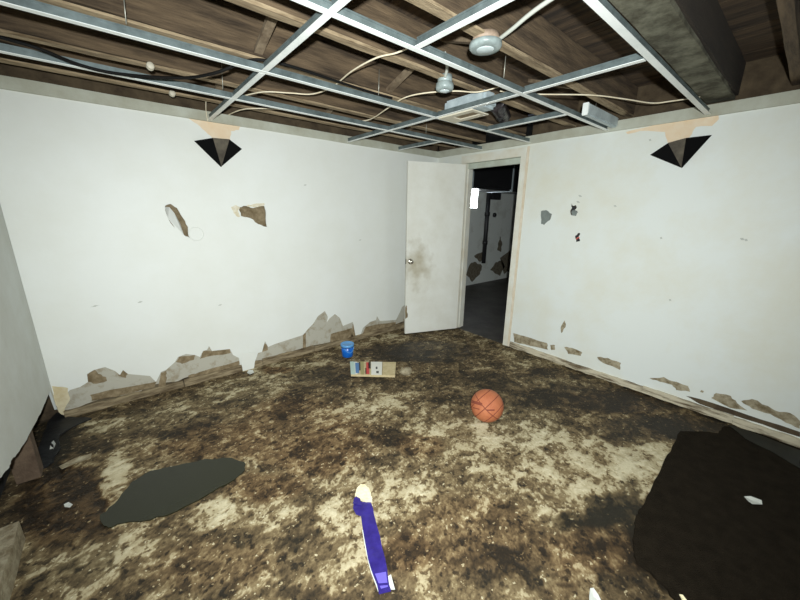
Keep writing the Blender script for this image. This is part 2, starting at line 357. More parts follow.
    cool = ramp([(0.0, (38, 34, 24)), (.2, (68, 58, 40)), (.4, (104, 90, 64)), (.53, (128, 114, 84)), (.63, (172, 160, 128)), (1, (206, 197, 168))])
    warm_r = ramp([(0.0, (38, 28, 16)), (.2, (70, 53, 32)), (.4, (106, 84, 56)), (.53, (132, 110, 76)), (.63, (170, 152, 116)), (1, (204, 191, 156))])
    mx = N('ShaderNodeMix'); mx.data_type = 'RGBA'; L(S.outputs[2], mx.inputs[0]); L(cool.outputs[0], mx.inputs[6]); L(warm_r.outputs[0], mx.inputs[7])
    wm = N('ShaderNodeMix'); wm.data_type = 'RGBA'; wm.blend_type = 'MULTIPLY'; wm.inputs[7].default_value = (.62, .6, .56, 1)
    L(S.outputs[1], wm.inputs[0]); L(mx.outputs[2], wm.inputs[6]); L(wm.outputs[2], b.inputs['Base Color'])
    rr = N('ShaderNodeMapRange'); rr.inputs[3].default_value = .85; rr.inputs[4].default_value = .35; L(S.outputs[1], rr.inputs[0]); L(rr.outputs[0], b.inputs['Roughness'])
    bp = N('ShaderNodeBump'); bp.inputs['Strength'].default_value = .5; bp.inputs['Distance'].default_value = .012; L(ma.outputs[0], bp.inputs['Height']); L(bp.outputs[0], b.inputs['Normal'])
    b.inputs['Specular IOR Level'].default_value = .35
    o = link('floor', me, 'stained_floor'); tag(o, 'stained brown concrete floor with flaking cream paint', kind='structure')
    box('slab', (x0 - .3, y0 - .1, -.2), (x1 + .2, y1 + .3, -.03), 'foundation', o)
    return o
floor = make_floor()

# standing water and soaked patch
def wet_mat(name, col, rough):
    m = mat(name, col, rough, spec=0.3); m.node_tree.nodes['Principled BSDF'].inputs['Coat Weight'].default_value = 0
    m.node_tree.nodes['Principled BSDF'].inputs['Coat Roughness'].default_value = .05
wet_mat('murky_water', srgb(36, 36, 20), .06)
F = lambda pts: [tuple(on_floor(*p)[:2]) for p in pts]
o = sheet('puddle', rag(F([(132,482),(150,471),(175,466),(205,459),(232,458),(244,462),(245,470),(234,480),(212,492),(190,504),(170,514),(150,520),(128,522),(112,527),(104,526),(100,515),(106,512),(118,500)]), 2, .008, 3), 'murky_water', pf, 0.0015, -0.006)
tag(o, 'dark grey-green puddle of standing water on the floor', 'puddle')

# ------------------------------------------------------------------ left wall (plane y = 0)
H = 2.2
a_bottom = [(62,398),(70,390),(80,387),(88,382),(87,374),(94,370),(105,367),(115,371),(120,375),(123,370),(128,374),(150,376),(156,382),(161,372),(166,370),(175,362),(178,357),(186,354),(195,355),(200,357),(203,351),(207,350),(209,346),(212,351),(230,349),(233,355),(239,358),(241,369),(246,373),(252,371),(255,362),(258,353),(262,352),(265,341),(268,347),(275,344),(303,335),(308,329),(313,324),(318,316),(325,311),(328,317),(327,322),(330,318),(335,314),(340,318),(343,326),(353,322),(356,338),(360,337),(363,328),(370,322),(376,320),(377,316),(380,321),(396,320),(400,312),(402,307),(406,304)]
bot = [on_a(*p) for p in a_bottom]
skin = [(XC, 2.27), (XC, on_a(60, 396)[1])] + bot + [(-.3, .25), (0.0, .2), (0.0, 2.27)]
hole1 = [(165,206),(171,204),(177,208),(183,218),(188,227),(188,232),(190,238),(184,235),(176,229),(168,218)]
hole2 = [(239,207),(246,206),(253,208),(264,205),(266,214),(267,227),(258,224),(250,218),(241,216)]
holesA = [rag([on_a(*p) for p in h], 2, .006, i) for i, h in enumerate((hole1, hole2))]
wallA = sheet('wall_left', skin, 'white_paint', pa, 0.0, 0.004, None, holesA)
tag(wallA, 'white painted basement wall with torn holes and peeling bottom edge', kind='structure')
base_line = lambda x: 0.055
dry_bottom = [(XC, .07)]; r = random.Random(4); x = XC
while x < -.05:
    x += r.uniform(.03, .12); dry_bottom.append((min(x, -.02), .062 + r.uniform(-.016, .02)))
dry = [(XC, 2.27)] + dry_bottom + [(0.0, .07), (0.0, 2.27)]
sheet('drywall', dry, 'grey_drywall', pa, 0.004, 0.016, wallA, [[(p[0], p[1]) for p in h] for h in holesA])
box('foundation', (XC - .3, .11, -.03), (.1, .2, 2.55), 'foundation', wallA)
# torn brown paper, bare strips and joints along the bottom of the left wall
Apatch = lambda name, pts, m, t=0.0032, s=1, th=.003: sheet(name, rag([on_a(*p) for p in pts], 2, .005, s), m, pa, t - th, t + .001, wallA)
browns = [[(88,382),(87,375),(95,370),(98,374),(106,377),(107,381),(96,384)],[(118,376),(123,370),(128,374),(126,378)],[(176,362),(179,357),(195,355),(194,360),(182,364)],[(200,359),(204,351),(230,349),(231,353),(206,357)],
          [(158,388),(161,373),(166,371),(167,378),(164,390)],[(303,357),(303,334),(306,333),(306,356)],[(350,348),(353,324),(357,324),(358,346)],[(330,344),(331,334),(352,328),(354,343)],[(362,335),(366,327),(380,324),(396,322),(396,327),(378,331)],[(262,352),(264,343),(268,346),(268,350)],
          [(188,376),(200,372),(239,361),(239,368),(205,376),(190,381)],[(90,395),(110,390),(156,382),(155,387),(115,397),(92,401)]]
for i, b in enumerate(browns): Apatch('torn_paper', b, 'brown_paper', .0036, i + 5, .002)
Apatch('torn_paper', [(52,386),(68,388),(70,398),(66,406),(64,415),(59,412),(55,404)], 'cream_paper', .002, 40, .006)
Apatch('plaster_patch', [(72,402),(74,391),(90,385),(112,381),(148,378),(154,383),(120,390),(92,398)], 'grey_drywall', .0036, 41, .0015)
Apatch('plaster_patch', [(168,382),(172,371),(182,365),(206,359),(236,355),(239,360),(204,371)], 'grey_drywall', .0036, 42, .0015)
Apatch('plaster_patch', [(258,362),(262,353),(276,346),(301,337),(301,350)], 'grey_drywall', .0036, 43, .0015)
# bare plaster above the sconce, hole edges
Apatch('bare_plaster', [(188,118),(197,124),(205,131),(213,139),(230,140),(231,131),(239,130),(241,126),(240,122),(215,118)], 'bare_plaster', .0, 50, .0012)
Apatch('torn_paper', [(231,207),(236,205),(240,207),(238,210),(240,217),(236,216),(233,211)], 'torn_white', .0, 51, .003)
Apatch('torn_paper', [(246,206),(253,204),(264,203),(264,206),(253,207)], 'torn_white', .0, 52, .004)
# pushed-in flap of board in the long hole, dented ring beside it
fl1 = [on_a(*p) for p in [(165,207),(168,218),(176,229),(184,235),(181,224),(175,213),(170,207)]]
v = [(p[0], .006 + .035 * max(0, min(1, (i in (4, 5, 6)))), p[1]) for i, p in enumerate(fl1)]; v += [(p[0], p[1] + .01, p[2]) for p in v]
n = len(fl1); mesh('broken_flap', v, [tuple(range(n)), tuple(reversed(range(n, 2 * n)))] + [(i, (i + 1) % n, n + (i + 1) % n, n + i) for i in range(n)], 'white_paint', wallA)
c = on_a(196, 234); lathe('dent_ring', [(.045, 0), (.049, .003), (.054, .003), (.058, 0)], 'white_paint', wallA, 28, (c[0], .001, c[1]), (0, -1, 0))
sheet('paint_tongue', rag([on_a(*p) for p in [(240,352),(255,352),(254,362),(252,371),(247,376),(243,373),(241,364)]], 2, .005, 55), 'white_paint', pa, -.0235, -.0195, wallA)
box('cavity_board', (on_a(150,200)[0], .085, 1.1), (on_a(290,200)[0], .1, 1.75), 'brown_paper', wallA)
for q, s in (((95,306),5),((140,302),3),((305,185),3),((220,305),3),((360,240),3)):   # small scuffs
    c = on_a(*q); sheet('scuff', rag([(c[0]-.006*s,c[1]-.004),(c[0],c[1]-.006),(c[0]+.006*s,c[1]+.003),(c[0],c[1]+.006)],2,.003,s), 'scuff_grey', pa, -.0006, .001, wallA)
# sill plate at the foot of the wall
k = 0; x = XC + .03
for x1 in (-3.1, -2.42, -1.86, -1.35, -.72, -.02):
    b = rough_beam('sill_plate' if k else 'baseboard_left', (x, -.014 - .004 * (k % 2), -.01), (x1 - .006, .08, .052 + .006 * (k % 3)), 0, 'rotten_wood', None if k == 0 else base0, .06, .005, k + 3)
    if k == 0: base0 = b; tag(b, 'rotten brown wooden baseboard along the left wall', kind='structure')
    x = x1; k += 1
# upper trim board
t = rough_beam('trim_1', (XC, -.014, H), (0.0, .0, H + .072), 0, 'trim_board', None, .3, .002, 2); tag(t, 'grey-green trim board along the top of left wall', kind='structure')

# ------------------------------------------------------------------ door wall (plane x = 0)
YL, YR, ZT = -.470, -1.205, 2.09
YE = -4.7
chips = [[(541,211),(546,210),(552,214),(550,220),(544,225),(541,224)],
         [(571,203),(573,206),(576,205),(577,207),(575,210),(578,212),(576,216),(571,215),(570,211),(572,208)],
         [(575,236),(578,233),(580,233),(579,238),(580,241),(576,242)],
         [(561,326),(565,320),(566,325),(563,331),(561,333)],
         [(513,333),(524,336),(547,343),(548,350),(530,346),(514,342)],[(550,345),(555,345),(555,350),(551,350)],[(564,347),(572,348),(582,352),(581,356),(568,354)],
         [(597,357),(608,358),(621,363),(620,370),(608,365),(600,361)],[(649,378),(664,377),(672,381),(688,386),(690,392),(676,390),(672,385),(660,382)],[(701,390),(704,391),(703,393),(700,392)],
         [(711,398),(716,393),(731,396),(737,403),(748,411),(730,408)],[(741,401),(752,399),(768,406),(780,412),(790,413),(800,421),(800,429),(786,423),(770,414),(756,410),(746,405)]]
holesB = [rag([on_b(*p) for p in h], 2, .006, 60 + i) for i, h in enumerate(chips)]
outB = [(YE, 2.27), (0, 2.27), (0, .0), (YL + .01, .0), (YL + .01, ZT + .01), (YR - .01, ZT + .01), (YR - .01, .03), (YE, .03)]
wallB = sheet('wall_right', outB, 'door_wall_paint', pb, 0.0, 0.004, None, holesB); tag(wallB, 'white painted basement wall with the doorway and chipped foot', kind='structure')
sheet('drywall', [(YE, 2.27), (0, 2.27), (0, 0), (YL + .01, 0), (YL + .01, ZT + .01), (YR - .01, ZT + .01), (YR - .01, .03), (YE, .03)], 'tan_drywall', pb, .004, .016, wallB, [holesB[1]])
for a, b_, z0 in ((YE, YR - .03, -.03), (YL + .03, .1, -.03)): box('foundation', (.11, a, z0), (.13, b_, 2.55), 'foundation', wallB)
box('lintel', (.02, YR - .03, ZT + .03), (.13, YL + .03, 2.26), 'foundation', wallB)
Bpatch = lambda name, pts, m, t0, t1, s=1: sheet(name, rag([on_b(*p) for p in pts], 2, .004, s), m, pb, t0, t1, wallB)
Bpatch('plaster_chip', chips[0], 'grey_chip', .0025, .0045, 71)
Bpatch('plaster_chip', [(571,212),(574,209),(578,212),(577,217),(572,216)], 'grey_chip', .003, .006, 72)
Bpatch('plaster_chip', [(575,236),(578,233),(580,233),(579,238),(580,241),(576,242)], 'hole_black', .0028, .0045, 73)
Bpatch('hole_mark', [(571,204),(573,207),(576,206),(574,210),(571,211)], 'hole_black', .003, .0046, 75)
p = on_b(578, 238); tube('wire_stub', [(-.004, p[0] + .012, p[1] - .012), (-.012, p[0], p[1]), (-.004, p[0] - .012, p[1] + .006)], .006, 'red_wire', wallB)
for q, s in (((580,196),4),((578,202),4),((615,206),3),((661,238),2),((742,239),3),((746,240),2),((650,140),2),((670,300),2)):
    c = on_b(*q); sheet('scuff', rag([(c[0]-.005*s,c[1]-.006),(c[0]+.003,c[1]-.008),(c[0]+.004*s,c[1]+.006),(c[0]-.004,c[1]+.008)],2,.004,s), 'scuff_grey', pb, -.0006, .001, wallB)
Bpatch('rotten_gap', [(686,396),(700,399),(745,414),(800,432),(800,437),(745,419),(700,404)], 'foundation', -.0012, .001, 79)
Bpatch('bare_plaster', [(626,132),(655,125),(718,112),(719,119),(712,126),(696,127),(692,134),(687,139),(668,144),(665,132),(640,131),(628,134)], 'bare_plaster', -.0012, .001, 80)
# base of the door wall: pale flaking board and dark lower edge
k = 0; y = YR - .095
for y1 in (-1.95, -2.62, -3.2, -3.9, YE):
    b = rough_beam('base_board' if k else 'baseboard_right', (-.016 - .003 * (k % 2), y1 + .0015, .004), (.012, y, .066 - .006 * (k % 2)), 1, 'pale_base', None if k == 0 else base1, .05, .004, k + 23)
    if k == 0: base1 = b; tag(b, 'pale flaking baseboard along the door wall', kind='structure')
    y = y1; k += 1
t = rough_beam('trim_2', (-.014, YE, H), (0, -.0, H + .075), 1, 'trim_board', None, .3, .002, 5); tag(t, 'grey-green trim board along the top of door wall', kind='structure')

# door frame
df = empty('door_frame', (0, (YL + YR) / 2, 0)); tag(df, 'white painted door frame around the dark doorway', kind='structure')
def part(o, parent):
    o.parent = parent; o.matrix_parent_inverse = Matrix.Translation(parent.location).inverted(); return o
part(box('casing', (-.016, YR - .062, 0), (0.001, YR, ZT + .0), 'trim_white', None, .002), df)
part(box('casing_edge', (-.012, YR - .085, 0), (0.001, YR - .062, ZT + .09), 'casing_edge', None, .002), df)
part(box('head_casing', (-.017, YR - .062, ZT), (0.001, YL + .06, ZT + .085), 'trim_white', None, .002), df)
part(box('casing', (-.016, YL, 0), (0.001, YL + .06, ZT), 'trim_white', None, .002), df)
part(box('jamb', (0, YR - .012, 0), (.14, YR, ZT), 'trim_white', None, .001), df)
part(box('jamb', (0, YL, 0), (.14, YL + .012, ZT), 'trim_white', None, .001), df)
part(box('head_jamb', (0, YR, ZT), (.14, YL, ZT + .012), 'jamb_grey', None, .001), df)
part(box('door_stop', (.045, YR + .001, ZT - .06), (.08, YL - .001, ZT), 'jamb_grey', None, .001), df)
part(box('door_stop', (.045, YR, 0), (.08, YR + .012, ZT - .06), 'trim_white', None, .001), df)
part(box('door_stop', (.045, YL - .012, 0), (.08, YL, ZT - .06), 'trim_white', None, .001), df)

# door leaf standing open towards the left wall
d = empty('door_1', (-.022, YL - .012, .012)); d.rotation_euler.z = math.atan2(.262, -.69); tag(d, 'white flush door standing open with a grimy patch round its knob', kind='structure')
m = mat('door_paint', srgb(230, 230, 222), .5, var=srgb(218, 216, 204), scale=2.5, lo=.3, hi=.6)
nt = m.node_tree; N = nt.nodes.new; L = nt.links.new; b = nt.nodes['Principled BSDF']
tc = N('ShaderNodeTexCoord'); mp = N('ShaderNodeMapping'); mp.inputs['Location'].default_value = (-.62, 0, -.88); L(tc.outputs['Object'], mp.inputs[0])
mp.vector_type = 'POINT'; sc = N('ShaderNodeVectorMath'); sc.operation = 'MULTIPLY'; sc.inputs[1].default_value = (3.6, .5, 2.7); L(mp.outputs[0], sc.inputs[0])
ln = N('ShaderNodeVectorMath'); ln.operation = 'LENGTH'; L(sc.outputs[0], ln.inputs[0])
nz = N('ShaderNodeTexNoise'); nz.inputs['Scale'].default_value = 8; nz.inputs['Detail'].default_value = 6; L(tc.outputs['Object'], nz.inputs['Vector'])
ad = N('ShaderNodeMath'); ad.operation = 'MULTIPLY_ADD'; ad.inputs[1].default_value = 1.9; L(nz.outputs['Fac'], ad.inputs[0]); L(ln.outputs['Value'], ad.inputs[2])
mr = N('ShaderNodeMapRange'); mr.inputs[1].default_value = .85; mr.inputs[2].default_value = 1.85; mr.inputs[3].default_value = .75; mr.inputs[4].default_value = 0; L(ad.outputs[0], mr.inputs[0])
mx = N('ShaderNodeMix'); mx.data_type = 'RGBA'; mx.inputs[7].default_value = (*srgb(158, 144, 108), 1); L(mr.outputs[0], mx.inputs[0])
L([l for l in nt.links if l.to_socket == b.inputs['Base Color']][0].from_socket, mx.inputs[6]); L(mx.outputs[2], b.inputs['Base Color'])
DW, DT = .738, .036
leaf = box('leaf', (0, -DT / 2, 0), (DW, DT / 2, 2.062), 'door_paint', d, .002)
box('edge_strip', (-.001, -DT / 2 + .001, .002), (.004, DT / 2 - .001, 2.058), 'cream_paper', leaf)
sheet('rotten_edge', rag([(DW - .03, .22), (DW + .002, .2), (DW + .002, .36), (DW - .008, .38), (DW - .02, .33)], 2, .006, 9), 'brown_paper', lambda u, v, t: (u, t, v), DT / 2 - .001, DT / 2 + .001, d)
for s in (1, -1):
    kn = lathe('knob', [(.0, .055), (.015, .055), (.024, .048), (.026, .036), (.02, .024), (.011, .018), (.011, .0)], 'chrome', d, 24, (DW - .052, s * DT / 2, .925), (0, s, 0))
    lathe('rose', [(.034, 0), (.033, .006), (.014, .009)], 'chrome', kn, 24, (DW - .052, s * DT / 2, .925), (0, s, 0))
    lathe('keyhole', [(.0, .0565), (.008, .0562), (.009, .054)], 'brass_dark', kn, 12, (DW - .052, s * DT / 2, .925), (0, s, 0))
box('latch_plate', (DW - .001, -.012, .895), (DW + .0015, .012, .955), 'brass_dark', d)
for z in (.2, 1.02, 1.8): box('hinge', (-.012, -DT / 2 - .006, z), (.004, -DT / 2 + .012, z + .09), 'cream_paper', d, .002)

# ------------------------------------------------------------------ near left wall (plane x = XC): board broken away above the floor
c_edge = [(62,391),(50,390),(47,398),(42,410),(37,420),(31,431),(24,444),(17,454),(11,461),(9,468),(4,473),(0,478),(-30,512)]
ce = [on_c(*p) for p in c_edge]
outC = [(0.0, 2.27), (0.0, ce[0][1])] + ce[1:] + [(-1.75, .45), (-2.2, .30), (-2.6, .05), (YE, .0), (YE, 2.27)]
wallC = sheet('wall_near', rag(outC, 2, .004, 91), 'near_wall_paint', pc, 0.0, .014); tag(wallC, 'white wall beside the camera broken away above the floor', kind='structure')
box('foundation', (XC - .26, YE, -.03), (XC - .17, .11, 2.55), 'dark_cavity', wallC)
for i, y in enumerate((-.62, -1.9, -2.5, -3.1)): rough_beam('stud', (XC - .12, y - .09, 0), (XC - .02, y, 2.4), 2, 'reddish_wood', wallC, .2, .003, i)
rough_beam('bottom_plate', (XC - .13, -1.62, -.01), (XC - .02, -1.2, .10), 1, 'stone', wallC, .12, .008, 8)
t = rough_beam('trim_3', (XC, YE, H), (XC + .014, -.014, H + .072), 1, 'trim_board', None, .3, .002, 6); tag(t, 'grey-green trim board along the top of near wall', kind='structure')
wb = box('wall_back', (XC - .2, YE - .1, -.03), (.2, YE, 2.55), 'white_paint'); tag(wb, 'plain white wall behind the camera', kind='structure')

# ------------------------------------------------------------------ open ceiling: joists, bridging, subfloor
ceil = empty('ceiling', (0, 0, 2.33)); tag(ceil, 'open ceiling of brown wooden joists and floorboards', kind='structure')
ZJ, ZS = 2.33, 2.53
for i, y in enumerate((-.16, -.63, -1.14, -1.65, -2.12, -3.04, -3.52, -4.0, -4.45)):
    part(rough_beam('joist', (XC - .2, y - .022, ZJ + random.uniform(-.004, .004)), (.11, y + .022, ZS), 0, 'joist_wood', None, .25, .003, i + 50), ceil)
    if y > -2.5: part(rough_beam('pale_underside_strip', (XC - .2, y - .026, ZJ - .018), (.11, y + .026, ZJ - .006), 0, 'pale_underside', None, .2, .002, i + 90), ceil)  # pale strip added so joist undersides read lighter than their sides
part(rough_beam('beam', (XC - .2, -2.77, ZJ), (.11, -2.62, ZS), 0, 'dark_beam', None, .3, .003, 71), ceil)
part(rough_beam('beam_board', (XC - .2, -2.76, ZJ - .022), (.11, -2.61, ZJ - .002), 0, 'mouldy_beam', None, .2, .003, 72), ceil)
x = XC - .2; i = 0
while x < .1:
    w_ = random.uniform(.13, .15)
    part(box('floorboard', (x, YE, ZS + random.uniform(.003, .007)), (min(x + w_ - .004, .2), .11, ZS + .025), 'plank_wood'), ceil); x += w_; i += 1
part(box('subfloor', (XC - .3, YE - .1, ZS + .026), (.2, .2, ZS + .05), 'foundation'), ceil)
def bridge(x, ya, yb, flip):
    za, zb = (ZJ + .02, ZS - .03) if flip else (ZS - .03, ZJ + .02)
    v = []
    for (y, z) in ((ya, za), (yb, zb)):
        for dx in (-.022, .022):
            for dz in (-.012, .012): v.append((x + dx, y, z + dz))
    f = [(0, 1, 3, 2), (4, 6, 7, 5), (0, 4, 5, 1), (2, 3, 7, 6), (0, 2, 6, 4), (1, 5, 7, 3)]
    bm = bmesh.new(); bv = [bm.verts.new(p) for p in v]
    for q in f: bm.faces.new([bv[i] for i in q])
    part(from_bm('bridging', bm, 'bridging_wood'), ceil)
JY = (-.16, -.63, -1.14, -1.65, -2.12)
for k in range(4):
    for xx in (-2.62, -1.72, -.75): bridge(xx, JY[k] - .022, JY[k + 1] + .022, k % 2 == 0)

# ------------------------------------------------------------------ suspended ceiling grid
grid = empty('ceiling_grid', (-1.9, -1.6, 2.212)); tag(grid, 'white metal ceiling grid without its tiles under the joists', 'ceiling grid')
ZG = 2.212; FWD = .031
def tee(name, ax, c, a, b):
    hf = FWD / 2; bm = bmesh.new()
    def bx(u0, u1, z0, z1):
        lo = [0, 0, z0]; hi = [0, 0, z1]; lo[ax] = a; hi[ax] = b; lo[1 - ax] = c + u0; hi[1 - ax] = c + u1
        add_box(bm, lo, hi)
    bx(-hf, hf, ZG, ZG + .0025)
    f = part(from_bm(name, bm, 'tee_white'), grid)
    bm = bmesh.new(); bx(-.0012, .0012, ZG + .0025, ZG + .034); bx(-.0045, .0045, ZG + .031, ZG + .038)
    o = from_bm('web', bm, 'tee_galv'); o.parent = f
    return f
MY = (-.70, -1.285, -2.00, -2.652, -3.3, -3.95)
for y in MY: tee('main_tee', 0, y, XC + .015, -.015)
XA, XB = -2.645, -1.36
tee('cross_tee', 1, XA, MY[0] + .02, -.016); tee('cross_tee', 1, XA, MY[1] + .02, MY[0] - .02); tee('cross_tee', 1, XA, MY[2] + .02, MY[1] - .02); tee('cross_tee', 1, XA, MY[3], MY[2] - .02)
tee('cross_tee', 1, XB, MY[0] + .02, -.016); tee('cross_tee', 1, XB, MY[1] + .02, MY[0] - .02); tee('cross_tee', 1, XB, MY[2] + .02, MY[1] - .02); tee('cross_tee', 1, XB, MY[3] + .02, MY[2] - .02)
tee('cross_tee', 1, -2.23, MY[3] + .02, MY[2] - .02)
tee('cross_tee', 1, -.73, MY[2] + .02, MY[1] - .02); tee('cross_tee', 1, -.68, MY[0] + .02, -.016)
for (x, y) in ((-2.7, -.70), (-.9, -.70), (-3.2, -1.285), (-1.9, -1.285), (-1.55, -2.0), (-.3, -2.0)):
    part(tube('hanger_wire', [(x, y, ZG + .045), (x + .01, y + .005, ZJ + .08)], .0022, 'wire_steel', None, 6, False), grid)
p = on_z(209, 112, 2.21)
part(tube('hanger_wire', [(-2.66, -.012, 2.20), (-2.668, -.03, 2.27), (-2.67, -.10, 2.36)], .003, 'cream_cable', None, 6), grid)

# ------------------------------------------------------------------ cables
def cable(name, P, r, m, label):
    tag(tube(name, [on_z(x, y, z) for x, y, z in P], r, m), label, 'cable')
cable('cable', [(-60,20,2.27),(0,37,2.24),(40,49,2.222),(80,65,2.206),(120,74,2.198),(180,78,2.198),(215,73,2.21),(243,62,2.262),(262,60,2.276),(290,66,2.276),(330,79,2.275),(370,92,2.274),(392,98,2.273)], .008, 'black_cable', 'thick black cable sagging across the ceiling grid')
cable('cable', [(236,98,2.285),(262,92,2.285),(290,93,2.29),(312,94,2.292),(332,87,2.294),(352,71,2.294),(376,58,2.294),(396,53,2.295),(412,46,2.30)], .0043, 'cream_cable', 'cream cable rising from the left wall side to the middle grid bar')
cable('cable', [(228,115,2.275),(245,109,2.28),(275,109,2.285),(305,112,2.285),(345,120,2.275),(368,120,2.268),(388,108,2.27),(404,98,2.285),(425,93,2.29),(455,91,2.295),(478,92,2.30),(502,86,2.305)], .0043, 'cream_cable', 'cream cable along the left wall that then passes below the small lamp holder')
cable('cable', [(500,91,2.29),(530,94,2.285),(590,95,2.29),(625,99,2.285),(652,103,2.278),(672,101,2.28),(700,97,2.29)], .0043, 'cream_cable', 'cream cable stretched above the grid towards the door wall')

# ------------------------------------------------------------------ ceiling fittings
def lamp_holder(name, c, rad, h, label, conduit):
    c = Vector(c); t = empty(name, c); tag(t, label, 'light fixture', 'porcelain lamp holders on the joists')
    P = lambda o: part(o, t)
    P(lathe('base', [(rad * .8, 0), (rad * .82, -h * .35), (rad * .7, -h * .5)], 'lamp_base' if h < .075 else 'porcelain', None, 28, c))
    P(lathe('collar', [(rad * .7, -h * .42), (rad, -h * .55), (rad, -h * .8), (rad * .9, -h * .95), (rad * .62, -h)], 'porcelain', None, 28, c))
    P(lathe('socket', [(rad * .6, -h * .97), (rad * .5, -h * 1.05), (0.0, -h * 1.1)], 'lens_glass', None, 24, c))
    P(tube('conduit', [c + Vector(q) for q in conduit], .009, 'conduit_grey'))
lamp_holder('lamp_holder', (-1.88, -2.115, 2.328), .076, .06, 'round porcelain lamp holder with a pale conduit nearer the camera', [(.04, -.04, -.02), (.0, -.14, -.022), (-.05, -.3, -.012), (-.1, -.6, .0)])
lamp_holder('lamp_holder', (-1.66, -1.65, 2.332), .055, .085, 'small porcelain lamp holder hanging beside a grid bar', [(-.03, -.03, -.02), (-.07, -.08, .0), (-.12, -.12, .02), (-.16, -.14, .04)])
# recessed fixture with white frame
c = on_z(468, 117, ZG + .01); t = empty('recessed_light', (c.x, c.y, 2.22)); tag(t, 'recessed light housing with a white rectangular frame', 'light fixture')
bm = bmesh.new(); fx, fy = .17, .15
X0, X1, Y0, Y1 = -1.345, -1.16, -1.62, -1.30
for lo, hi in (((X0, Y0, 2.205), (X1, Y0 + .03, 2.212)), ((X0, Y1 - .1, 2.205), (X1, Y1, 2.212)), ((X0, Y0 + .03, 2.205), (X0 + .05, Y1 - .1, 2.212)), ((X1 - .05, Y0 + .03, 2.205), (X1, Y1 - .1, 2.212))): add_box(bm, lo, hi)
part(from_bm('frame', bm, 'fixture_white'), t)
part(box('housing', (X0 + .02, Y0 - .08, 2.222), (X1 - .01, Y1 - .02, 2.325), 'galvanised', None, .02), t)
part(box('reflector', (X0 + .03, Y0 + .02, 2.214), (X1 - .03, Y1 - .09, 2.22), 'brown_paper', None), t)
# galvanised duct piece by the door wall
t = empty('duct_section', (-.3, -2.06, 2.222)); tag(t, 'short piece of galvanised duct above the door wall trim', 'duct')
part(box('body', (-.60, -2.078, 2.222), (-.016, -2.03, 2.298), 'galvanised', None, .008), t)
part(box('flange', (-.618, -2.08, 2.216), (-.60, -2.04, 2.298), 'tee_white', None, .003), t)
# dark wrapped duct
v = []
P = [Vector(p) for p in ((-.98, -1.55, 2.325), (-.90, -1.52, 2.32), (-.80, -1.47, 2.32), (-.70, -1.42, 2.325), (-.62, -1.38, 2.33))]
o = tube('flexible_duct', P, .055, 'dark_plastic', None, 14); r = random.Random(5)
for vv in o.data.vertices: vv.co += Vector((r.uniform(-.006, .006), r.uniform(-.006, .006), r.uniform(-.006, .006)))
tag(o, 'dark crumpled plastic duct lying above the grid near the doorway', 'duct')
# ceramic knobs on a joist
for q, yj in (((150, 67), -.652), ((172, 94), -.182)):
    p = hit(q, 1, yj); o = lathe('insulator_knob', [(.0, .034), (.016, .034), (.02, .028), (.014, .02), (.014, .014), (.02, .008), (.02, 0)], 'fixture_white', None, 18, tuple(p), (0, -1, 0))
    tag(o, 'white ceramic knob on a joist above the black cable' if q[0] == 150 else 'dim ceramic knob on the joist nearest the left wall', 'knob')

# ------------------------------------------------------------------ wall sconces
def sconce(pts, apex, fr, label, nrm):
    # pts: left/right wall corners, fr: front facet top corners (world)
    Lc, Rc, Ap, F1, F2 = [Vector(p) for p in (*pts, apex, *fr)]
    t = empty('wall_sconce', Ap); tag(t, label, 'sconce', 'black pyramid wall sconces')
    n = Vector(nrm)
    def plate(name, poly, m, off):
        k = len(poly); nn = (poly[1] - poly[0]).cross(poly[2] - poly[0]).normalized()
        v = poly + [p + nn * off for p in poly]
        bm = bmesh.new(); bv = [bm.verts.new(p) for p in v]
        bm.faces.new(bv[:k]); bm.faces.new(list(reversed(bv[k:])))
        for i in range(k): bm.faces.new([bv[i], bv[(i + 1) % k], bv[k + (i + 1) % k], bv[k + i]])
        part(from_bm(name, bm, m), t)
    Af = Ap + n * .02
    plate('side_panel', [Lc, F1, Af, Ap], 'sconce_black', .003); plate('side_panel', [F2, Rc, Ap, Af], 'sconce_black', .003)
    plate('front_panel', [F1, F2, Af], 'sconce_taupe', .003)
    plate('back_plate', [Lc + n * .001, Rc + n * .001, Ap + n * .001], 'sconce_black', .003)
sconce([(-2.774, -.001, 2.041), (-2.416, -.001, 2.024)], (-2.60, -.001, 1.862), [(-2.668, -.15, 2.056), (-2.548, -.15, 2.062)], 'black pyramid wall sconce on the left wall above two torn holes', (0, -1, 0))
sconce([(-.001, -2.343, 1.982), (-.001, -2.697, 2.075)], (-.001, -2.566, 1.866), [(-.15, -2.484, 2.032), (-.15, -2.584, 2.051)], 'tilted black pyramid wall sconce on the wall with the doorway', (-1, 0, 0))

# ------------------------------------------------------------------ things on the floor
# basketball
R = .12; bc = Vector(hit((487, 405.5), 2, R - .001))
t = empty('basketball', (bc.x, bc.y, 0)); tag(t, 'worn orange basketball lying on the stained floor', 'ball')
bm = bmesh.new(); bmesh.ops.create_uvsphere(bm, u_segments=40, v_segments=24, radius=R, matrix=Matrix.Translation(bc)); part(from_bm('ball', bm, 'ball_orange', None, True), t)
rot = Matrix.Rotation(math.radians(35), 3, 'Y') @ Matrix.Rotation(math.radians(25), 3, 'X') @ Matrix.Rotation(.5, 3, 'Z')
def seam(fn):
    pts = [bc + rot @ Vector(fn(k / 72 * 2 * math.pi)).normalized() * (R - .0005) for k in range(73)]
    part(tube('seam', pts, .0032, 'ball_seam', None, 6, False), t)
seam(lambda a: (math.cos(a), math.sin(a), 0)); seam(lambda a: (math.cos(a), 0, math.sin(a)))
seam(lambda a: (math.cos(a), .75 + 0 * a, math.sin(a) * 1.15)); seam(lambda a: (math.cos(a), -.75, math.sin(a) * 1.15))
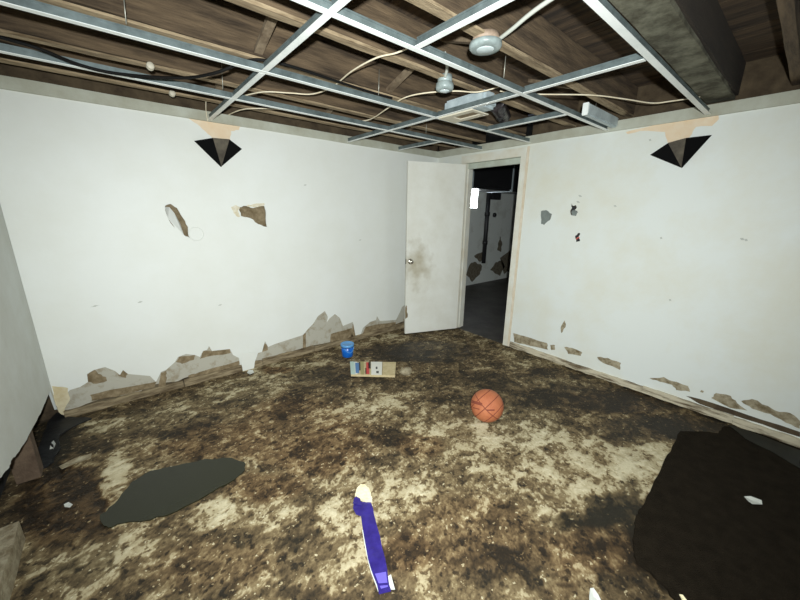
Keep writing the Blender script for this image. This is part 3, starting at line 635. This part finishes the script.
# printed logo bars on the ball: two dark strokes following the surface
Vd = (Vector(CAM) - bc).normalized(); Sx = Vector(RT); Sx = (Sx - Vd * Sx.dot(Vd)).normalized(); Sy = Vd.cross(Sx)
def stroke(u0, v0, u1, v1, hw, name):
    a = Vector((u1 - u0, v1 - v0)); n_ = 8; q = Vector((-a.y, a.x)).normalized() * hw; v, f = [], []
    for i in range(n_ + 1):
        for s in (-1, 1):
            u = u0 + a.x * i / n_ + q.x * s; w_ = v0 + a.y * i / n_ + q.y * s
            d_ = Vd * math.sqrt(max(0, 1 - u * u - w_ * w_)) + Sx * u + Sy * w_; v.append(bc + d_ * (R + .0006))
    f = [(2 * i, 2 * i + 1, 2 * i + 3, 2 * i + 2) for i in range(n_)]
    part(mesh(name, v, f, 'ball_seam', None), t)
stroke(-.92, .24, -.28, .06, .085, 'printed_logo'); stroke(-.05, -.27, .42, -.26, .045, 'printed_mark'); stroke(-.85, -.12, -.45, -.22, .03, 'printed_mark')

# blue tub
p = on_floor(347, 357); c = Vector((p[0] + .02, p[1] + .02, 0)); t = empty('paint_tub', c); tag(t, 'small bright blue plastic tub standing by the left wall', 'tub')
part(lathe('body', [(.0, .004), (.054, .002), (.058, .006), (.066, .135), (.0, .135)], 'blue_plastic', None, 32, c), t)
part(lathe('rim', [(.067, .118), (.071, .12), (.072, .142), (.068, .146), (.062, .142), (.0, .139)], 'blue_lid', None, 32, c), t)
part(lathe('band', [(.066, .112), (.069, .113), (.069, .119), (.066, .12)], 'cup_dark', None, 32, c), t)
part(tube('handle', [c + Vector((.071 * math.cos(a), .071 * math.sin(a), .112 - .05 * math.sin((a + 2.6) / 1.8 * math.pi))) for a in np.linspace(-2.6, -.8, 9)], .003, 'blue_lid'), t)

# printed carton lying on the floor
q0, q1, q2, q3 = [Vector(on_floor(*p)) for p in ((351,376.5),(395,377.5),(396,364),(350,363.5))]
t = empty('flattened_carton', (q0 + q2) / 2); tag(t, 'flattened printed carton in white, red and blue on the floor', 'carton')
def quad(u0, u1, v0, v1): 
    g = lambda u, v: (q0 * (1 - u) + q1 * u) * (1 - v) + (q3 * (1 - u) + q2 * u) * v
    return [g(u0, v0), g(u1, v0), g(u1, v1), g(u0, v1)]
def slab(name, Q, z0, z1, m, parent):
    v = [(p.x, p.y, z0) for p in Q] + [(p.x, p.y, z1) for p in Q]
    bm = bmesh.new(); bv = [bm.verts.new(p) for p in v]; k = len(Q)
    bm.faces.new(bv[:k]); bm.faces.new(bv[k:])
    for i in range(k): bm.faces.new([bv[i], bv[(i + 1) % k], bv[k + (i + 1) % k], bv[k + i]])
    return part(from_bm(name, bm, m), parent)
slab('board', quad(0, 1, 0, 1), .001, .022, 'card_tan', t)
for (a, b, c0, d0, m) in ((0, .10, 0, 1, 'print_teal'), (.10, .15, .02, .98, 'card_white'), (.11, .19, .1, .9, 'print_blue'), (.19, .225, .3, .97, 'print_dark'), (.225, .30, 0, 1, 'print_olive'), (.30, .35, 0, 1, 'card_tan'),
                          (.35, .42, .05, .95, 'print_red'), (.40, .45, .45, .98, 'print_dark'), (.33, .36, .05, .5, 'print_pink'), (.46, .70, 0, 1, 'card_white'), (.56, .60, .42, .6, 'print_dark'), (.575, .63, .12, .28, 'print_dark')):
    slab('printed_panel', quad(a, b, c0, d0), .0222, .0228 + (.0006 if m in ('print_blue', 'print_dark', 'print_red') else 0), m, t)
slab('fold_line', quad(.705, .715, 0, 1), .0222, .0236, 'brown_paper', t)

# purple tape strip with cream foam end
t = empty('tape_strip', on_floor(372, 540)); tag(t, 'long strip of purple-blue tape with a torn end on the floor', 'tape')
def ribbon(name, Lp, Rp, m, z, parent, th=.003, amp=.004, seed=0):
    r = random.Random(seed); v, f = [], []; n_ = len(Lp)
    for i, (a, b) in enumerate(zip(Lp, Rp)):
        A, B = on_floor(*a), on_floor(*b); h = z + r.uniform(0, amp)
        for zz in (h, h + th):
            v.append((A[0], A[1], zz)); v.append((B[0], B[1], zz))
    for i in range(n_ - 1):
        k = i * 4; f += [(k + 2, k + 3, k + 7, k + 6), (k, k + 4, k + 5, k + 1), (k, k + 2, k + 6, k + 4), (k + 1, k + 5, k + 7, k + 3)]
    f += [(0, 1, 3, 2), (n_ * 4 - 4, n_ * 4 - 2, n_ * 4 - 1, n_ * 4 - 3)]
    bm = bmesh.new(); bv = [bm.verts.new(p) for p in v]
    for q in f: bm.faces.new([bv[i] for i in q])
    return part(from_bm(name, bm, m), parent)
ribbon('strip', [(354,502),(353,509),(356,515),(361,517),(362,525),(364,537),(366,548),(368,560),(371,570),(374,578),(377,586),(379,595)], [(371,503),(373,509),(374,515),(375,519),(377,527),(380,537),(382,548),(385,559),(387,569),(388,577),(389,585),(391,592)], 'tape_purple', .001, t, .003, .004, 3)
ribbon('backing', [(362,530),(365,548),(368,562),(371,573),(376,586),(378,592)], [(366,530),(368,548),(371,561),(375,572),(379,584),(381,590)], 'paper_white', .0005, t, .002, .001, 4)
ribbon('torn_end', [(375,575),(378,583),(381,590)], [(386,573),(387,581),(388,588)], 'tape_light', .0058, t, .001, .001, 5)
ribbon('backing', [(386,578),(389,585),(391,590)], [(391,575),(393,583),(395,590)], 'paper_white', .001, t, .002, .001, 6)
ribbon('torn_fold', [(354,500),(357,497),(360,500)], [(353,505),(358,506),(362,507)], 'tape_purple', .008, t, .002, .002, 7)
o = sheet('foam_piece', rag(F([(355,497),(357,490),(361,486),(365,486),(369,490),(371,495),(372,502),(366,503),(360,500)]), 2, .004, 12), 'foam_cream', pf, .014, -.001)
tag(o, 'cream foam scrap at the top end of the purple tape', 'scrap')

# dark carpet remnant by the door wall
bd = [(680,432),(672,447),(662,466),(652,487),(641,509),(636,516),(634,530),(633,548),(636,562),(650,572),(664,586),(676,604),(690,640)]
cp = F(bd); cp += [(-2.2, -3.75), (-1.0, -4.3), (-.03, -4.3), (-.03, -3.3), tuple(on_floor(733,428)[:2]), tuple(on_floor(724,427)[:2]), tuple(on_floor(718,434)[:2]), tuple(on_floor(700,432)[:2])]
o = sheet('carpet_remnant', rag(cp, 3, .006, 14), 'carpet', pf, .007, -.006); tag(o, 'dark brown sodden carpet remnant beside the door wall', 'carpet')
o = sheet('carpet_strip', rag(F([(728,426),(745,431),(800,452),(800,470),(770,452),(745,440)]), 2, .005, 15), 'duct_dark', pf, .012, .0065)
mat('wet_plastic', srgb(38, 38, 32), .5, var=srgb(26, 24, 20), scale=9, spec=.2); o.data.materials.clear(); o.data.materials.append(MATS['wet_plastic'])
tag(o, 'dark wet plastic strip on the carpet along the door wall', 'plastic sheet')
# thin black sheet in the broken corner
o = sheet('black_sheet', rag(F([(57,413),(66,417),(92,419),(72,428),(60,436),(61,448),(54,462),(42,470),(36,462),(40,445),(47,425)]), 3, .01, 19), 'corner_black', pf, .006, -.002)
tag(o, 'black crumpled sheet on the floor in the left corner', 'plastic sheet')
# paper scraps and chips
def scrap(name, pts, m, label, cat, z=0.0, th=.003, curl=.012, seed=1):
    P = F(pts) if z == 0 else [tuple(on_z(*p, z)[:2]) for p in pts]; c = np.mean(P, 0); r = random.Random(seed); k = len(P)
    v = [(p[0], p[1], z + r.uniform(0, curl)) for p in P] + [(c[0], c[1], z + .001)]
    v += [(a, b, h + th) for a, b, h in v]; n_ = k + 1
    f = [(i, (i + 1) % k, k) for i in range(k)] + [(n_ + (i + 1) % k, n_ + i, n_ + k) for i in range(k)] + [(i, n_ + i, n_ + (i + 1) % k, (i + 1) % k) for i in range(k)]
    bm = bmesh.new(); bv = [bm.verts.new(p) for p in v]
    for q in f: bm.faces.new([bv[i] for i in q])
    tag(from_bm(name, bm, m), label, cat)
scrap('paper_scrap', [(744,497),(750,498),(761,502),(762,505),(752,505),(748,502)], 'paper_white', 'small white paper scrap lying on the dark carpet', 'paper', .008)
scrap('paper_scrap', [(590,589),(593,590),(598,597),(603,606),(589,606),(589,597)], 'paper_white', 'white paper corner at the bottom edge of the picture', 'paper')
scrap('paper_scrap', [(679,595),(682,597),(686,602),(690,608),(684,606)], 'foam_cream', 'cream paper sliver at the carpet edge near the bottom', 'paper', .008)
scrap('plaster_flake', [(64,505),(69,504),(73,506),(70,508),(65,508)], 'paper_white', 'pale plaster flake on the dark brown stain', 'flake')
scrap('plaster_flake', [(51,444),(54,442),(56,445),(54,449),(50,450)], 'paper_white', 'white plaster flake on the black ground in the left corner', 'flake')
scrap('plaster_flake', [(59,467),(75,460),(92,455),(91,459),(76,464),(62,470)], 'stone', 'long pale plaster sliver at the top of the brown stain', 'flake')
scrap('plaster_flake', [(247,373),(249,371),(253,371),(254,373),(250,375)], 'paper_white', 'white plaster crumb below the tongue of wall paint', 'flake')
# rubble lump beside the carton
p = on_floor(406, 374); bm = bmesh.new(); bmesh.ops.create_icosphere(bm, subdivisions=2, radius=1); r = random.Random(3)
for v_ in bm.verts: v_.co = Vector((v_.co.x * .062, v_.co.y * .05, v_.co.z * .038)) * r.uniform(.85, 1.12) + Vector((p[0], p[1], .03))
tag(from_bm('stone_lump', bm, 'stone'), 'pale rubble lump beside the printed carton', 'stone')

# ------------------------------------------------------------------ the dim room beyond the doorway
YF = 1.25
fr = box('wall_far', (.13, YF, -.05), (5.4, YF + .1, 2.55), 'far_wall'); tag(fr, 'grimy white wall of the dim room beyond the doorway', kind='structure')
on_f = lambda x, y: (lambda p: (p[0], p[2]))(hit((x, y), 1, YF))
pfw = lambda u, v, t: (u, YF + t, v)
for i, pts in enumerate([[(466,275),(470,264),(476,262),(482,266),(480,274),(472,282)],[(474,256),(482,252),(486,258),(480,262)],[(490,270),(496,262),(502,260),(505,266),(500,276)],[(497,250),(500,236),(502,242),(501,252)],[(500,258),(510,250),(510,270),(504,274)]]):
    sheet('peeled_patch', rag([on_f(*p) for p in pts], 3, .02, i + 5), 'far_dirt', pfw, -.002, .002, fr)
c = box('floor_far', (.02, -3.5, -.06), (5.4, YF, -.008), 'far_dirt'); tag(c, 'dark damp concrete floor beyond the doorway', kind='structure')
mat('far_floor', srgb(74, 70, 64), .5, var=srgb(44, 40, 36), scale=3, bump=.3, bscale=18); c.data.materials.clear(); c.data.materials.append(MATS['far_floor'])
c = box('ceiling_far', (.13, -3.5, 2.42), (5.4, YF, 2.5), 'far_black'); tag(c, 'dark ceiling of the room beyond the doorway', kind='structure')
c = box('wall_side', (5.3, -3.5, -.05), (5.4, YF, 2.5), 'far_wall'); tag(c, 'end wall of the dim room beyond the doorway', kind='structure')
c = box('wall_rear', (.13, -3.6, -.05), (5.4, -3.5, 2.5), 'far_wall'); tag(c, 'hidden side wall of the dim room', kind='structure')
# daylit window
x0, z1 = on_f(465, 189); x1, z0 = on_f(476, 208)
wn = empty('window_1', (x0, YF, z0)); tag(wn, 'small bright basement window seen through the doorway', kind='structure')
part(box('pane', (x0, YF - .012, z0), (x1, YF - .004, z1), 'daylight'), wn)
for lo, hi in (((x0 - .05, YF - .03, z0 - .05), (x1 + .05, YF, z0)), ((x0 - .05, YF - .03, z1), (x1 + .05, YF, z1 + .05)), ((x0 - .05, YF - .03, z0), (x0, YF, z1)), ((x1, YF - .03, z0), (x1 + .05, YF, z1))): part(box('frame', lo, hi, 'far_wall'), wn)
part(box('mullion', (x0 + .6 * (x1 - x0), YF - .02, z0 + .4 * (z1 - z0)), (x0 + .66 * (x1 - x0), YF - .01, z1), 'far_wall'), wn)
# soil pipe, box, dark duct, beam
xa = on_f(487, 186)[0]; c = empty('drain_pipe', (xa, YF - .06, .55)); tag(c, 'black vertical drain pipe on the far room wall', 'pipe')
part(tube('pipe', [(xa, YF - .06, .45), (xa, YF - .06, 2.0)], .045, 'pipe_black', None, 14, False), c)
for z in (.9, 1.5): part(lathe('coupling', [(.045, -.04), (.056, -.04), (.056, .04), (.045, .04)], 'pipe_black', None, 16, (xa, YF - .06, z)), c)
a, b = on_f(489, 192), on_f(497, 200); c = empty('meter_box', (a[0], YF, b[1])); tag(c, 'dark electrical box beside the drain pipe', 'electrical box')
part(box('body', (a[0], YF - .1, b[1]), (b[0], YF, a[1]), 'duct_dark', None, .008), c); part(box('cover', (a[0] + .02, YF - .108, b[1] + .02), (b[0] - .02, YF - .1, a[1] - .02), 'pipe_black', None, .002), c)
a = on_f(494, 215); c = lathe('outlet_plug', [(.05, 0), (.05, .03), (.03, .05), (0, .05)], 'pipe_black', None, 14, (a[0], YF, a[1]), (0, -1, 0)); tag(c, 'small round black fitting below the electrical box', 'fitting')
b = on_f(480, 187); c = empty('dark_duct', (2.6, .85, b[1])); tag(c, 'dark duct under the ceiling of the far room', 'duct')
part(box('body', (.6, .55, 1.93), (5.2, 1.1, 2.40), 'duct_dark', None, .03), c)
for xx in (1.4, 2.6, 3.6): part(box('joint_band', (xx, .54, 1.92), (xx + .04, 1.11, 2.41), 'galvanised', None, .004), c)
